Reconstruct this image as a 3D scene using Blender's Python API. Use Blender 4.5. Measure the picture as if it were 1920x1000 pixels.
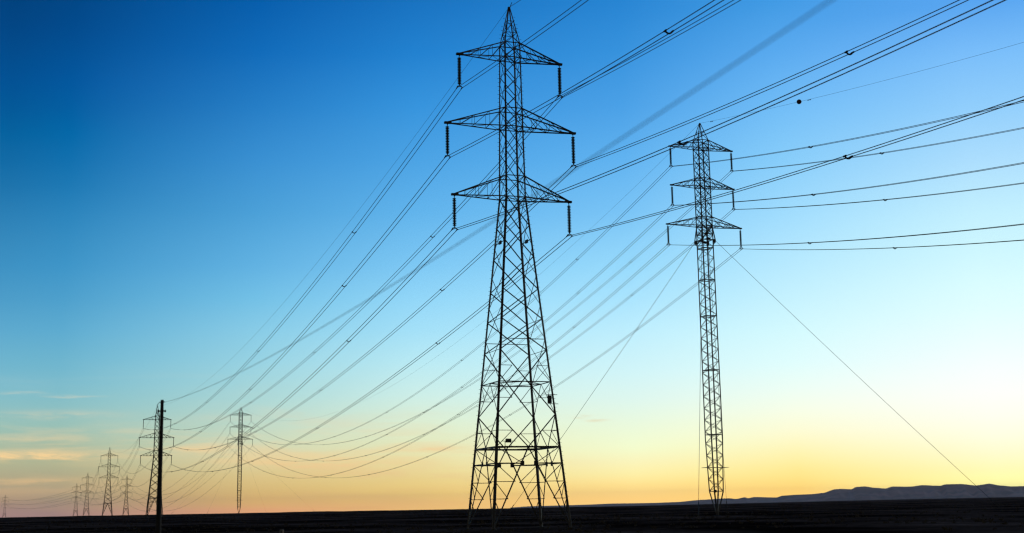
import bpy, math, random
from mathutils import Vector, Matrix, noise

for o in list(bpy.data.objects):
    bpy.data.objects.remove(o)
SC = bpy.context.scene
COL = SC.collection
R = math.radians
random.seed(7)

# ------------------------------------------------------------------ camera
CAM_F, CAM_PITCH, CAM_ROLL, CAM_H = 2433.8, 0.1820, 0.0178, 2.25
cd = bpy.data.cameras.new('camera')
cam = bpy.data.objects.new('camera', cd)
COL.objects.link(cam)
cd.sensor_fit = 'HORIZONTAL'
cd.sensor_width = 36.0
cd.lens = 36.0 * CAM_F / 1920.0
cd.clip_start = 0.2
cd.clip_end = 60000.0
cam.matrix_world = (Matrix.Translation((0, 0, CAM_H)) @ Matrix.Rotation(math.pi / 2 + CAM_PITCH, 4, 'X')
                    @ Matrix.Rotation(-CAM_ROLL, 4, 'Z'))
cd.dof.use_dof = True
cd.dof.focus_distance = 185.0
cd.dof.aperture_fstop = (cd.lens / 1000.0) / 0.058
SC.camera = cam
SC.view_settings.view_transform = 'Standard'
SC.view_settings.look = 'None'
SC.view_settings.exposure = 0.0
SC.view_settings.gamma = 1.0
SC.cycles.pixel_filter_type = 'BLACKMAN_HARRIS'
SC.cycles.filter_width = 1.3

# ------------------------------------------------------------------ sky: dusk gradient round the whole horizon
# (azimuth in degrees right of north, [(elevation in degrees, linear r, g, b), ...])
SKY = [
    (-21.78, [(0.04, 0.5832, 0.3361, 0.2968), (0.64, 0.5519, 0.3981, 0.2527), (1.28, 0.5196, 0.4353, 0.2607), (2.03, 0.4905, 0.5055, 0.3139), (2.89, 0.4109, 0.5457, 0.4091), (3.54, 0.3442, 0.5664, 0.4974), (4.4, 0.2676, 0.5478, 0.5812), (5.27, 0.2105, 0.5187, 0.6309), (6.14, 0.1638, 0.4771, 0.6375), (7.45, 0.1122, 0.4111, 0.6368), (8.76, 0.0739, 0.3427, 0.5967), (10.07, 0.0477, 0.2913, 0.5594), (11.17, 0.0357, 0.2541, 0.5141), (12.26, 0.0232, 0.2167, 0.4717), (13.35, 0.0117, 0.1767, 0.4214), (14.44, 0.0047, 0.1474, 0.3849), (15.53, 0.0008, 0.124, 0.3507), (16.61, 0.0, 0.0987, 0.3188), (17.69, 0.0, 0.0838, 0.3015), (18.76, 0.0, 0.0723, 0.2688), (19.82, 0.0, 0.0616, 0.2383), (20.88, 0.0, 0.0551, 0.2133)]),
    (-19.34, [(0.0, 0.529, 0.3271, 0.2909), (0.6, 0.5156, 0.3958, 0.2518), (1.25, 0.5025, 0.4333, 0.2594), (2.02, 0.4799, 0.504, 0.313), (2.89, 0.4036, 0.5444, 0.4083), (3.55, 0.3383, 0.5653, 0.4967), (4.42, 0.2629, 0.5469, 0.5805), (5.31, 0.2066, 0.518, 0.6303), (6.19, 0.1615, 0.479, 0.6404), (7.52, 0.1121, 0.4197, 0.6503), (8.85, 0.0746, 0.3556, 0.6196), (10.19, 0.0486, 0.3072, 0.5905), (11.3, 0.0366, 0.2717, 0.5502), (12.41, 0.0237, 0.2348, 0.5118), (13.52, 0.0116, 0.194, 0.4636), (14.62, 0.0043, 0.164, 0.4293), (15.73, 0.0001, 0.1397, 0.3966), (16.83, 0.0, 0.1126, 0.3655), (17.92, 0.0, 0.0956, 0.3455), (19.01, 0.0, 0.0823, 0.3078), (20.09, 0.0, 0.0701, 0.2727), (21.16, 0.0, 0.0626, 0.244)]),
    (-11.3, [(-0.01, 1.1894, 0.5575, 0.2409), (0.26, 1.0889, 0.6445, 0.2074), (0.82, 0.8911, 0.6195, 0.2228), (1.49, 0.8277, 0.6542, 0.2855), (2.17, 0.7857, 0.7255, 0.414), (2.85, 0.672, 0.7518, 0.5247), (3.76, 0.5351, 0.7355, 0.6284), (4.9, 0.4095, 0.7087, 0.7211), (6.28, 0.3244, 0.6714, 0.7906), (7.66, 0.2522, 0.6174, 0.817), (9.04, 0.1741, 0.542, 0.8131), (10.43, 0.1231, 0.4559, 0.7785), (12.74, 0.072, 0.3582, 0.6998), (15.04, 0.0415, 0.2831, 0.6548), (17.32, 0.0183, 0.2112, 0.5724), (19.59, 0.0049, 0.1513, 0.4967), (21.82, 0.0013, 0.1127, 0.4167)]),
    (-4.31, [(0.07, 1.3407, 0.7892, 0.2411), (0.6, 1.1563, 0.7947, 0.2398), (1.17, 0.9989, 0.7719, 0.2924), (1.86, 0.9409, 0.8299, 0.3995), (2.78, 0.8478, 0.8911, 0.5635), (3.7, 0.7643, 0.9211, 0.7057), (4.86, 0.6409, 0.9049, 0.8515), (6.26, 0.5091, 0.8598, 0.9435), (7.66, 0.3815, 0.7727, 0.9716), (9.07, 0.2934, 0.6932, 0.9664), (10.48, 0.2117, 0.5929, 0.9277), (12.82, 0.1227, 0.4663, 0.8562), (15.16, 0.0718, 0.3722, 0.7916), (17.48, 0.0372, 0.2989, 0.7329), (19.78, 0.0156, 0.2236, 0.6352), (22.05, 0.0086, 0.1703, 0.5333)]),
    (5.18, [(0.21, 1.6687, 1.0541, 0.2958), (0.78, 1.3995, 1.0382, 0.3499), (1.23, 1.2199, 1.0675, 0.4568), (1.81, 1.108, 1.0528, 0.5771), (2.38, 1.0114, 1.0924, 0.6868), (3.3, 0.8999, 1.0387, 0.7737), (4.46, 0.7746, 0.9891, 0.9065), (5.62, 0.6749, 0.9587, 0.9836), (7.49, 0.5327, 0.8869, 1.0267), (8.89, 0.4133, 0.8001, 1.021), (10.3, 0.3213, 0.7199, 0.9987), (12.64, 0.1979, 0.564, 0.941), (14.97, 0.1209, 0.4582, 0.8892), (17.29, 0.0707, 0.3598, 0.8102), (19.59, 0.038, 0.2926, 0.736), (21.85, 0.0199, 0.2335, 0.6522)]),
    (12.15, [(0.31, 1.7045, 1.0714, 0.2341), (0.76, 1.4196, 1.0162, 0.2736), (1.32, 1.2218, 1.007, 0.351), (1.99, 1.1413, 1.0344, 0.4957), (2.9, 1.0853, 1.0677, 0.714), (3.8, 1.0056, 1.073, 0.8602), (4.71, 0.9035, 1.0585, 0.9622), (5.85, 0.7788, 1.0375, 1.0343), (7.23, 0.6819, 0.992, 1.0352), (8.61, 0.5813, 0.9159, 1.0295), (9.98, 0.4912, 0.845, 1.0254), (12.28, 0.3582, 0.7313, 1.0115), (14.57, 0.2458, 0.6206, 0.9751), (16.85, 0.1669, 0.5141, 0.9428), (19.1, 0.1028, 0.4089, 0.878), (21.33, 0.0527, 0.3269, 0.7848)]),
    (20.07, [(0.59, 1.5708, 1.4803, 0.5605), (1.13, 1.2643, 1.2117, 0.5899), (1.78, 1.1602, 1.1314, 0.7176), (2.43, 1.1147, 1.1164, 0.8386), (3.3, 1.0832, 1.0844, 0.9501), (4.17, 1.0652, 1.0661, 1.0236), (5.05, 1.0071, 1.0544, 1.0487), (6.37, 0.8908, 1.0429, 1.0458), (7.69, 0.7865, 1.0354, 1.0378), (8.79, 0.7219, 1.0126, 1.033), (9.9, 0.6472, 0.9644, 1.0293), (11.66, 0.5576, 0.8915, 1.0249), (13.86, 0.4198, 0.7445, 1.0119), (16.05, 0.2871, 0.6274, 0.9911), (18.21, 0.1967, 0.5223, 0.9713), (20.35, 0.0981, 0.3809, 0.8839)]),
]

WISPS = [(-20.3, 2.42, 2.6, 0.20, 1.0), (-19.9, 2.30, 3.5, 0.10, 0.5), (-20.0, 1.35, 2.2, 0.12, 0.55), (-13.3, 2.62, 1.3, 0.16, 0.6),
         (-8.6, 1.95, 3.2, 0.22, 0.6), (-7.2, 1.42, 3.0, 0.14, 0.4), (-3.5, 2.50, 1.1, 0.10, 0.65), (-20.6, 4.92, 0.7, 0.06, 0.45),
         (-18.6, 4.80, 1.0, 0.05, 0.40), (-19.1, 4.06, 2.2, 0.16, 0.40), (-20.0, 3.05, 1.6, 0.09, 0.35), (2.9, 3.78, 0.35, 0.06, 0.5), (3.7, 3.62, 0.45, 0.06, 0.5)]
SUN_AZ, SUN_EL = 25.0, 0.8
EL_MAX = 40.0


def build_world():
    w = bpy.data.worlds.new('World')
    SC.world = w
    w.use_nodes = True
    nt = w.node_tree
    nt.nodes.clear()
    N, L = nt.nodes, nt.links

    def new(t, **kw):
        n = N.new(t)
        for k, v in kw.items():
            setattr(n, k, v)
        return n

    def math_(op, a, b=None, c=None, clamp=False):
        n = new('ShaderNodeMath', operation=op, use_clamp=clamp)
        for i, x in enumerate((a, b, c)):
            if x is None:
                continue
            if isinstance(x, (int, float)):
                n.inputs[i].default_value = x
            else:
                L.new(x, n.inputs[i])
        return n.outputs[0]

    def mix(fac, a, b, mode='MIX'):
        n = new('ShaderNodeMix', data_type='RGBA', blend_type=mode)
        n.clamp_factor = True
        if isinstance(fac, (int, float)):
            n.inputs[0].default_value = fac
        else:
            L.new(fac, n.inputs[0])
        for i, x in ((6, a), (7, b)):
            if isinstance(x, tuple):
                n.inputs[i].default_value = x
            else:
                L.new(x, n.inputs[i])
        return n.outputs[2]

    tc = new('ShaderNodeTexCoord')
    sep = new('ShaderNodeSeparateXYZ')
    L.new(tc.outputs['Generated'], sep.inputs[0])
    X, Y, Z = sep.outputs
    az = math_('MULTIPLY', math_('ARCTAN2', X, Y), 180 / math.pi)
    el = math_('MULTIPLY', math_('ARCSINE', Z), 180 / math.pi)
    elf = math_('DIVIDE', el, EL_MAX, clamp=True)
    prev = None
    for k, (a, stops) in enumerate(SKY):
        rp = new('ShaderNodeValToRGB')
        cr = rp.color_ramp
        cr.interpolation = 'LINEAR'
        tail = stops[-1]
        pts = list(stops) + [(EL_MAX, tail[1] * 0.55, tail[2] * 0.6, tail[3] * 0.66)]
        while len(cr.elements) < len(pts):
            cr.elements.new(0.5)
        for e, (ev, r_, g_, b_) in zip(cr.elements, pts):
            e.position = max(0.0, ev / EL_MAX)
            e.color = (r_, g_, b_, 1)
        L.new(elf, rp.inputs[0])
        if prev is None:
            prev = rp.outputs[0]
        else:
            a0 = SKY[k - 1][0]
            mr = new('ShaderNodeMapRange', interpolation_type='SMOOTHERSTEP' if False else 'LINEAR')
            mr.inputs[1].default_value = a0
            mr.inputs[2].default_value = a
            L.new(az, mr.inputs[0])
            prev = mix(mr.outputs[0], prev, rp.outputs[0])
    # thin high cloud streaks low in the sky, left of the sunset
    cv = new('ShaderNodeCombineXYZ')
    L.new(math_('MULTIPLY', az, 0.16), cv.inputs[0])
    L.new(math_('MULTIPLY', el, 1.55), cv.inputs[1])
    nz = new('ShaderNodeTexNoise')
    nz.inputs['Scale'].default_value = 1.0
    nz.inputs['Detail'].default_value = 7.0
    nz.inputs['Roughness'].default_value = 0.55
    nz.inputs['Distortion'].default_value = 0.35
    L.new(cv.outputs[0], nz.inputs['Vector'])
    cl = new('ShaderNodeMapRange', interpolation_type='SMOOTHSTEP')
    cl.inputs[1].default_value = 0.42
    cl.inputs[2].default_value = 0.62
    L.new(nz.outputs[0], cl.inputs[0])
    # broad modulation so the bands break up
    cv2 = new('ShaderNodeCombineXYZ')
    L.new(math_('MULTIPLY', az, 0.07), cv2.inputs[0])
    L.new(math_('MULTIPLY', el, 0.45), cv2.inputs[1])
    cv2.inputs[2].default_value = 3.7
    nz2 = new('ShaderNodeTexNoise')
    nz2.inputs['Scale'].default_value = 1.0
    nz2.inputs['Detail'].default_value = 3.0
    L.new(cv2.outputs[0], nz2.inputs['Vector'])
    cl2 = new('ShaderNodeMapRange', interpolation_type='SMOOTHSTEP')
    cl2.inputs[1].default_value = 0.36
    cl2.inputs[2].default_value = 0.56
    L.new(nz2.outputs[0], cl2.inputs[0])
    elmask = new('ShaderNodeValToRGB')
    ce = elmask.color_ramp
    for pos, val in ((0.0, 0.35), (1.0 / EL_MAX, 0.75), (2.4 / EL_MAX, 1.0), (3.6 / EL_MAX, 0.75), (5.0 / EL_MAX, 0.25), (6.4 / EL_MAX, 0.0)):
        if pos == 0.0:
            e = ce.elements[0]
        elif pos == 6.4 / EL_MAX:
            e = ce.elements[-1]
            e.position = pos
        else:
            e = ce.elements.new(pos)
        e.color = (val, val, val, 1)
    L.new(elf, elmask.inputs[0])
    azm = new('ShaderNodeMapRange', interpolation_type='SMOOTHSTEP')
    azm.inputs[1].default_value = 6.0
    azm.inputs[2].default_value = -9.0
    L.new(az, azm.inputs[0])
    fac = math_('MULTIPLY', math_('MULTIPLY', cl.outputs[0], cl2.outputs[0]),
                math_('MULTIPLY', elmask.outputs[0], azm.outputs[0]))
    fac = math_('MULTIPLY', fac, 0.95)
    ccol = new('ShaderNodeValToRGB')
    cc = ccol.color_ramp
    cc.elements[0].position = 0.0
    cc.elements[0].color = (0.86, 0.50, 0.25, 1)
    cc.elements[1].position = 5.5 / EL_MAX
    cc.elements[1].color = (0.62, 0.70, 0.60, 1)
    e = cc.elements.new(2.2 / EL_MAX)
    e.color = (1.0, 0.70, 0.33, 1)
    L.new(elf, ccol.inputs[0])
    # a few distinct wisps: azimuth, elevation, half widths (degrees), strength
    wn = new('ShaderNodeTexNoise')
    wn.inputs['Scale'].default_value = 1.0
    wn.inputs['Detail'].default_value = 6.0
    wn.inputs['Roughness'].default_value = 0.62
    cv3 = new('ShaderNodeCombineXYZ')
    L.new(math_('MULTIPLY', az, 0.55), cv3.inputs[0])
    L.new(math_('MULTIPLY', el, 3.2), cv3.inputs[1])
    cv3.inputs[2].default_value = 8.1
    L.new(cv3.outputs[0], wn.inputs['Vector'])
    nv = math_('SUBTRACT', wn.outputs[0], 0.5)
    elw = math_('ADD', el, math_('MULTIPLY', nv, 0.45))
    azw = math_('ADD', az, math_('MULTIPLY', nv, 2.5))
    grain = math_('MULTIPLY_ADD', nv, 4.0, 0.75, clamp=True)
    wis = None
    for wa, we, ha, he, st in WISPS:
        da = math_('DIVIDE', math_('SUBTRACT', azw, wa), ha)
        de = math_('DIVIDE', math_('SUBTRACT', elw, we), he)
        g = math_('EXPONENT', math_('MULTIPLY', math_('ADD', math_('MULTIPLY', da, da), math_('MULTIPLY', de, de)), -1.0))
        g = math_('MULTIPLY', math_('MULTIPLY', g, grain), st)
        wis = g if wis is None else math_('ADD', wis, g)
    fac = math_('ADD', math_('MULTIPLY', fac, 0.45), wis, clamp=True)
    front = mix(fac, prev, ccol.outputs[0])
    # the rest of the dome: physical sky of the setting sun
    sky = new('ShaderNodeTexSky')
    sky.sky_type = 'NISHITA'
    sky.sun_disc = False
    sky.sun_elevation = R(SUN_EL)
    sky.sun_rotation = R(SUN_AZ)
    sky.altitude = 600
    dim = mix(1.0, sky.outputs[0], (0.14, 0.14, 0.14, 1), 'MULTIPLY')
    back = new('ShaderNodeMapRange', interpolation_type='SMOOTHSTEP')
    back.inputs[1].default_value = 45.0
    back.inputs[2].default_value = 110.0
    L.new(math_('ABSOLUTE', math_('SUBTRACT', az, 5.0)), back.inputs[0])
    up = new('ShaderNodeMapRange', interpolation_type='SMOOTHSTEP')
    up.inputs[1].default_value = 26.0
    up.inputs[2].default_value = 55.0
    L.new(el, up.inputs[0])
    total = mix(math_('MAXIMUM', back.outputs[0], up.outputs[0]), front, dim)
    bg = new('ShaderNodeBackground')
    bg.inputs[1].default_value = 1.0
    L.new(total, bg.inputs[0])
    out = new('ShaderNodeOutputWorld')
    L.new(bg.outputs[0], out.inputs[0])


build_world()

sd = bpy.data.lights.new('sun', 'SUN')
sd.energy = 0.5
sd.angle = R(0.6)
sd.color = (1.0, 0.74, 0.45)
sun = bpy.data.objects.new('sun', sd)
COL.objects.link(sun)
sdir = Vector((math.sin(R(SUN_AZ)) * math.cos(R(SUN_EL)), math.cos(R(SUN_AZ)) * math.cos(R(SUN_EL)), math.sin(R(SUN_EL))))
sun.rotation_euler = (-sdir).to_track_quat('-Z', 'Y').to_euler()
sun.location = (120, 200, 60)


# ------------------------------------------------------------------ materials
def mat(name, base, rough=0.6, metal=0.0, noise_scale=0.0, dark=None, bump=0.0):
    m = bpy.data.materials.new(name)
    m.use_nodes = True
    nt = m.node_tree
    b = nt.nodes['Principled BSDF']
    b.inputs['Base Color'].default_value = (*base, 1)
    b.inputs['Roughness'].default_value = rough
    b.inputs['Metallic'].default_value = metal
    if noise_scale:
        tc = nt.nodes.new('ShaderNodeTexCoord')
        n = nt.nodes.new('ShaderNodeTexNoise')
        n.inputs['Scale'].default_value = noise_scale
        n.inputs['Detail'].default_value = 5
        nt.links.new(tc.outputs['Object'], n.inputs['Vector'])
        rp = nt.nodes.new('ShaderNodeValToRGB')
        rp.color_ramp.elements[0].position = 0.35
        rp.color_ramp.elements[1].position = 0.68
        rp.color_ramp.elements[0].color = (*(dark or tuple(x * 0.55 for x in base)), 1)
        rp.color_ramp.elements[1].color = (*base, 1)
        nt.links.new(n.outputs[0], rp.inputs[0])
        nt.links.new(rp.outputs[0], b.inputs['Base Color'])
        if bump:
            bp = nt.nodes.new('ShaderNodeBump')
            bp.inputs['Strength'].default_value = bump
            bp.inputs['Distance'].default_value = 0.05
            nt.links.new(n.outputs[0], bp.inputs['Height'])
            nt.links.new(bp.outputs[0], b.inputs['Normal'])
    return m


M_STEEL = mat('weathered_steel', (0.105, 0.090, 0.086), 0.55, 0.0, 1.3)
M_STEEL2 = mat('galvanised_steel', (0.16, 0.165, 0.175), 0.5, 0.3, 1.1)
M_DARK = mat('dark_fitting', (0.03, 0.028, 0.028), 0.55, 0.0, 4.0)
M_GLASS = mat('insulator_glass', (0.008, 0.030, 0.030), 0.5)
M_CABLE = mat('aluminium_cable', (0.035, 0.035, 0.038), 0.7, 0.0, 3.0)
M_CONC = mat('dirty_concrete', (0.045, 0.04, 0.038), 0.95, 0.0, 3.0)
M_POLE = mat('creosoted_timber', (0.03, 0.024, 0.02), 0.85, 0.0, 6.0)
M_BALL = mat('marker_ball_red', (0.09, 0.012, 0.008), 0.55, 0.0, 5.0)
M_SIGN = mat('sign_back', (0.035, 0.035, 0.04), 0.5, 0.0, 3.0)
M_POST = mat('post_paint', (0.20, 0.19, 0.19), 0.6, 0.0, 14.0)
M_HOLE = mat('reflector_dark', (0.02, 0.02, 0.02), 0.3)


# ------------------------------------------------------------------ mesh helpers
class MB:
    """collects bars, tubes and lathes that become ONE mesh object"""

    def __init__(self):
        self.v = []
        self.f = []

    def ring_solid(self, rings, close=True):
        n = len(rings[0])
        b = len(self.v)
        for rg in rings:
            self.v += [tuple(p) for p in rg]
        for i in range(len(rings) - 1):
            for j in range(n):
                k = (j + 1) % n
                self.f.append((b + i * n + j, b + i * n + k, b + (i + 1) * n + k, b + (i + 1) * n + j))
        if close:
            self.f.append(tuple(b + j for j in reversed(range(n))))
            e = b + (len(rings) - 1) * n
            self.f.append(tuple(e + j for j in range(n)))

    def bar(self, p, q, w, kind='L', ref=None, w2=None):
        p, q = Vector(p), Vector(q)
        d = q - p
        if d.length < 1e-6:
            return
        d.normalize()
        ref = Vector(ref) if ref else (Vector((0, 0, 1)) if abs(d.z) < 0.9 else Vector((1, 0, 0)))
        x = d.cross(ref)
        if x.length < 1e-4:
            x = d.cross(Vector((0.3, 1, 0.2)))
        x.normalize()
        y = d.cross(x)
        if kind == 'L':
            t = max(0.012, w * 0.16)
            prof = [(0, 0), (w, 0), (w, t), (t, t), (t, w), (0, w)]
            prof = [(a - w * 0.35, c - w * 0.35) for a, c in prof]
        elif kind == 'flat':
            prof = [(-w / 2, -(w2 or 0.01) / 2), (w / 2, -(w2 or 0.01) / 2), (w / 2, (w2 or 0.01) / 2), (-w / 2, (w2 or 0.01) / 2)]
        else:
            h = w / 2
            prof = [(-h, -h), (h, -h), (h, h), (-h, h)]
        self.ring_solid([[p + x * a + y * c for a, c in prof], [q + x * a + y * c for a, c in prof]])

    def tube(self, pts, r, n=6, r1=None):
        pts = [Vector(p) for p in pts]
        rings = []
        for i, p in enumerate(pts):
            d = (pts[min(i + 1, len(pts) - 1)] - pts[max(i - 1, 0)]).normalized()
            ref = Vector((0, 0, 1)) if abs(d.z) < 0.95 else Vector((1, 0, 0))
            x = d.cross(ref).normalized()
            y = d.cross(x)
            rr = r if r1 is None else r + (r1 - r) * i / (len(pts) - 1)
            rings.append([p + x * (rr * math.cos(2 * math.pi * k / n)) + y * (rr * math.sin(2 * math.pi * k / n)) for k in range(n)])
        self.ring_solid(rings)

    def lathe(self, c, prof, n=12):
        c = Vector(c)
        self.ring_solid([[c + Vector((r * math.cos(2 * math.pi * k / n), r * math.sin(2 * math.pi * k / n), z)) for k in range(n)] for r, z in prof])

    def box(self, c, s, bev=0.0):
        cx, cy, cz = c
        a, b, h = s[0] / 2, s[1] / 2, s[2] / 2
        e = min(bev, a * .9, b * .9)
        pr = [(-a + e, -b), (a - e, -b), (a, -b + e), (a, b - e), (a - e, b), (-a + e, b), (-a, b - e), (-a, -b + e)] if e else [(-a, -b), (a, -b), (a, b), (-a, b)]
        self.ring_solid([[(cx + x, cy + y, cz + z) for x, y in pr] for z in (-h, h)])

    def torus(self, c, rad, r, axis='z', n=16, m=6):
        c = Vector(c)
        b = len(self.v)
        for i in range(n):
            a = 2 * math.pi * i / n
            for j in range(m):
                t = 2 * math.pi * j / m
                u, w_, h = (rad + r * math.cos(t)) * math.cos(a), (rad + r * math.cos(t)) * math.sin(a), r * math.sin(t)
                p = {'z': (u, w_, h), 'y': (u, h, w_), 'x': (h, u, w_)}[axis]
                self.v.append(tuple(c + Vector(p)))
        for i in range(n):
            for j in range(m):
                i2, j2 = (i + 1) % n, (j + 1) % m
                self.f.append((b + i * m + j, b + i2 * m + j, b + i2 * m + j2, b + i * m + j2))

    def build(self, name, material, parent=None, loc=(0, 0, 0), smooth=False):
        me = bpy.data.meshes.new(name)
        me.from_pydata(self.v, [], self.f)
        me.materials.append(material)
        if smooth:
            for p in me.polygons:
                p.use_smooth = True
        me.update()
        o = bpy.data.objects.new(name, me)
        COL.objects.link(o)
        o.location = loc
        if parent:
            o.parent = parent
        return o


def thing(name, label, cat, loc=(0, 0, 0), rz=0.0, group=None):
    o = bpy.data.objects.new(name, None)
    COL.objects.link(o)
    o.location = loc
    o.rotation_euler = (0, 0, rz)
    o.empty_display_size = 0.5
    return tag(o, label, cat, group)


def tag(o, label, cat, group=None):
    o['label'] = label
    o['category'] = cat
    if group:
        o['group'] = group
    return o


def copy_tree(o, parent=None):
    c = o.copy()
    COL.objects.link(c)
    if parent:
        c.parent = parent
    for ch in o.children:
        copy_tree(ch, c)
    return c


def lerp(a, b, t):
    return a + (b - a) * t


def smooth01(t):
    t = min(1.0, max(0.0, t))
    return t * t * (3 - 2 * t)


# ------------------------------------------------------------------ ground and hills
def ground_z(x, y):
    d = math.hypot(x, y)
    az = math.degrees(math.atan2(x, y))
    k = 0.00205 - 0.0019 * smooth01((az - 1.0) / 20.0) if abs(az) < 90 else 0.00205
    k = k if az < 60 else 0.0003
    z = -k * max(0.0, d - 900.0) * smooth01((d - 900.0) / 500.0)
    near = smooth01((d - 25.0) / 80.0)
    z += 0.10 * noise.noise(Vector((x * 0.03, y * 0.02, 1.3)))
    z += near * 0.14 * noise.noise(Vector((x * 0.009, y * 0.006, 5.1)))
    if d > 400:
        t = smooth01((d - 400) / 500.0) * (1.0 - 0.75 * smooth01((d - 3000) / 4000.0))
        z += t * 0.55 * noise.noise(Vector((x * 0.011, y * 0.011, 9.0)))
        z += t * 0.25 * noise.noise(Vector((x * 0.05, y * 0.05, 2.0)))
    return z


def build_ground():
    v, f = [], []
    angs = []
    a = -180.0
    while a < 180.0 - 1e-6:
        angs.append(a)
        a += 0.12 if -27 <= a < 27 else 3.0
    rads = [0.0] + [1.5 * (1.052 ** i) for i in range(184)]
    rads = [r for r in rads if r < 15500] + [15500.0]
    n = len(angs)
    v.append((0, 0, ground_z(0.01, 0.01)))
    for r_ in rads[1:]:
        for a_ in angs:
            x, y = r_ * math.sin(R(a_)), r_ * math.cos(R(a_))
            v.append((x, y, ground_z(x, y)))
    for j in range(n):
        f.append((0, 1 + (j + 1) % n, 1 + j))
    for i in range(len(rads) - 2):
        for j in range(n):
            k = (j + 1) % n
            f.append((1 + i * n + j, 1 + i * n + k, 1 + (i + 1) * n + k, 1 + (i + 1) * n + j))
    me = bpy.data.meshes.new('ground')
    me.from_pydata(v, [], f)
    for p in me.polygons:
        p.use_smooth = True
    m = bpy.data.materials.new('dark_gravel_plain')
    m.use_nodes = True
    nt = m.node_tree
    b = nt.nodes['Principled BSDF']
    b.inputs['Roughness'].default_value = 0.95
    b.inputs['Specular IOR Level'].default_value = 0.0
    tc = nt.nodes.new('ShaderNodeTexCoord')

    def tex(scale, sx, sy, detail):
        mp = nt.nodes.new('ShaderNodeMapping')
        mp.inputs['Scale'].default_value = (sx, sy, 1)
        nt.links.new(tc.outputs['Object'], mp.inputs['Vector'])
        t = nt.nodes.new('ShaderNodeTexNoise')
        t.inputs['Scale'].default_value = scale
        t.inputs['Detail'].default_value = detail
        t.inputs['Roughness'].default_value = 0.6
        nt.links.new(mp.outputs[0], t.inputs['Vector'])
        return t.outputs[0]
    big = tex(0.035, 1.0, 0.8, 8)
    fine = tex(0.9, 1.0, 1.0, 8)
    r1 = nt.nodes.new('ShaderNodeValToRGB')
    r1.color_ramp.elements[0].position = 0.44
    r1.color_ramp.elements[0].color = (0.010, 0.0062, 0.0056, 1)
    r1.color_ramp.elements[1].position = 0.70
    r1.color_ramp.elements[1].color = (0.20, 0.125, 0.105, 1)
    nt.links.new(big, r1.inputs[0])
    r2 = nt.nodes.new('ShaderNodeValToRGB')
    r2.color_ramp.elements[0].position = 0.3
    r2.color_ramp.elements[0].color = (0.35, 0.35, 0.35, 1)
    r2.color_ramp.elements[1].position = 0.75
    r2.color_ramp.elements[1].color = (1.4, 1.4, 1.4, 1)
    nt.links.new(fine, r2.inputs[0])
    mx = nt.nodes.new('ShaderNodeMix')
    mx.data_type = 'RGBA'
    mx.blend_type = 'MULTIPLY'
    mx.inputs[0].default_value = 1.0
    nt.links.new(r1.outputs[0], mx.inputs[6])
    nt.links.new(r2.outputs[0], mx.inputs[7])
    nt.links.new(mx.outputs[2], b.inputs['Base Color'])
    bp = nt.nodes.new('ShaderNodeBump')
    bp.inputs['Strength'].default_value = 0.6
    bp.inputs['Distance'].default_value = 0.12
    nt.links.new(fine, bp.inputs['Height'])
    nt.links.new(bp.outputs[0], b.inputs['Normal'])
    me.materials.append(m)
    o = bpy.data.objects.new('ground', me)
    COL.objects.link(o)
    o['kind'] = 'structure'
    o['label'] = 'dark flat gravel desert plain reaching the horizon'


HILL = [(-0.256, -0.088), (0.625, -0.047), (1.574, -0.04), (2.823, -0.028), (4.208, 0.004), (5.816, -0.001), (6.96, 0.019), (7.965, 0.096), (9.168, 0.142), (9.459, 0.105), (9.842, 0.174), (9.967, 0.127), (10.222, 0.173), (11.163, 0.137), (11.418, 0.208), (11.982, 0.235), (12.605, 0.248), (13.103, 0.289), (13.606, 0.435), (13.852, 0.443), (14.281, 0.422), (14.47, 0.511), (14.837, 0.529), (15.198, 0.465), (15.681, 0.425), (15.927, 0.5), (16.647, 0.479), (17.129, 0.53), (17.838, 0.491), (18.079, 0.547), (18.666, 0.546), (19.244, 0.473), (19.771, 0.534), (20.168, 0.453), (20.623, 0.407), (21.079, 0.409),
        (22.5, 0.52), (24.0, 0.40), (26.0, 0.62), (29.0, 0.45), (33.0, 0.30), (40.0, 0.1)]


def build_hills():
    D = 12000.0
    rows = 27
    v, f = [], []
    az = HILL[0][0]
    cols = []
    while az <= HILL[-1][0]:
        for (a0, e0), (a1, e1) in zip(HILL, HILL[1:]):
            if a0 <= az <= a1:
                t = (az - a0) / (a1 - a0)
                e = e0 + (e1 - e0) * (0.5 * t + 0.5 * smooth01(t))
                break
        cols.append((az, e))
        az += 0.045
    for a_, e in cols:
        top = CAM_H + D * math.tan(R(e))
        base = -40.0
        for i in range(rows):
            u = i / (rows - 1) * 2 - 1                # -1 front foot, 0 ridge, 1 back foot
            wob = 260 * noise.noise(Vector((a_ * 1.3, 0.4, 3.0)))
            d = D + wob * (1 - abs(u)) * 0 + u * 1900
            prof = (1 - abs(u)) ** 1.35
            z = base + (top - base) * prof
            if i not in (0, rows - 1) and u != 0:
                z += (top - base) * 0.36 * noise.noise(Vector((a_ * 3.4 + u * 1.2, u * 3.0, 1.0))) * min(1, abs(u) * 3) * (1 - abs(u))
            v.append((d * math.sin(R(a_)), d * math.cos(R(a_)), z))
    for c in range(len(cols) - 1):
        for i in range(rows - 1):
            f.append((c * rows + i, (c + 1) * rows + i, (c + 1) * rows + i + 1, c * rows + i + 1))
    me = bpy.data.meshes.new('hills')
    me.from_pydata(v, [], f)
    for p in me.polygons:
        p.use_smooth = True
    me.materials.append(mat('bare_hill_rock', (0.60, 0.34, 0.31), 0.95, 0.0, 0.004, (0.26, 0.15, 0.14)))
    o = bpy.data.objects.new('hills', me)
    COL.objects.link(o)
    o['kind'] = 'structure'
    o['label'] = 'low bare hills along the right horizon, blue grey with distance'


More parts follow.
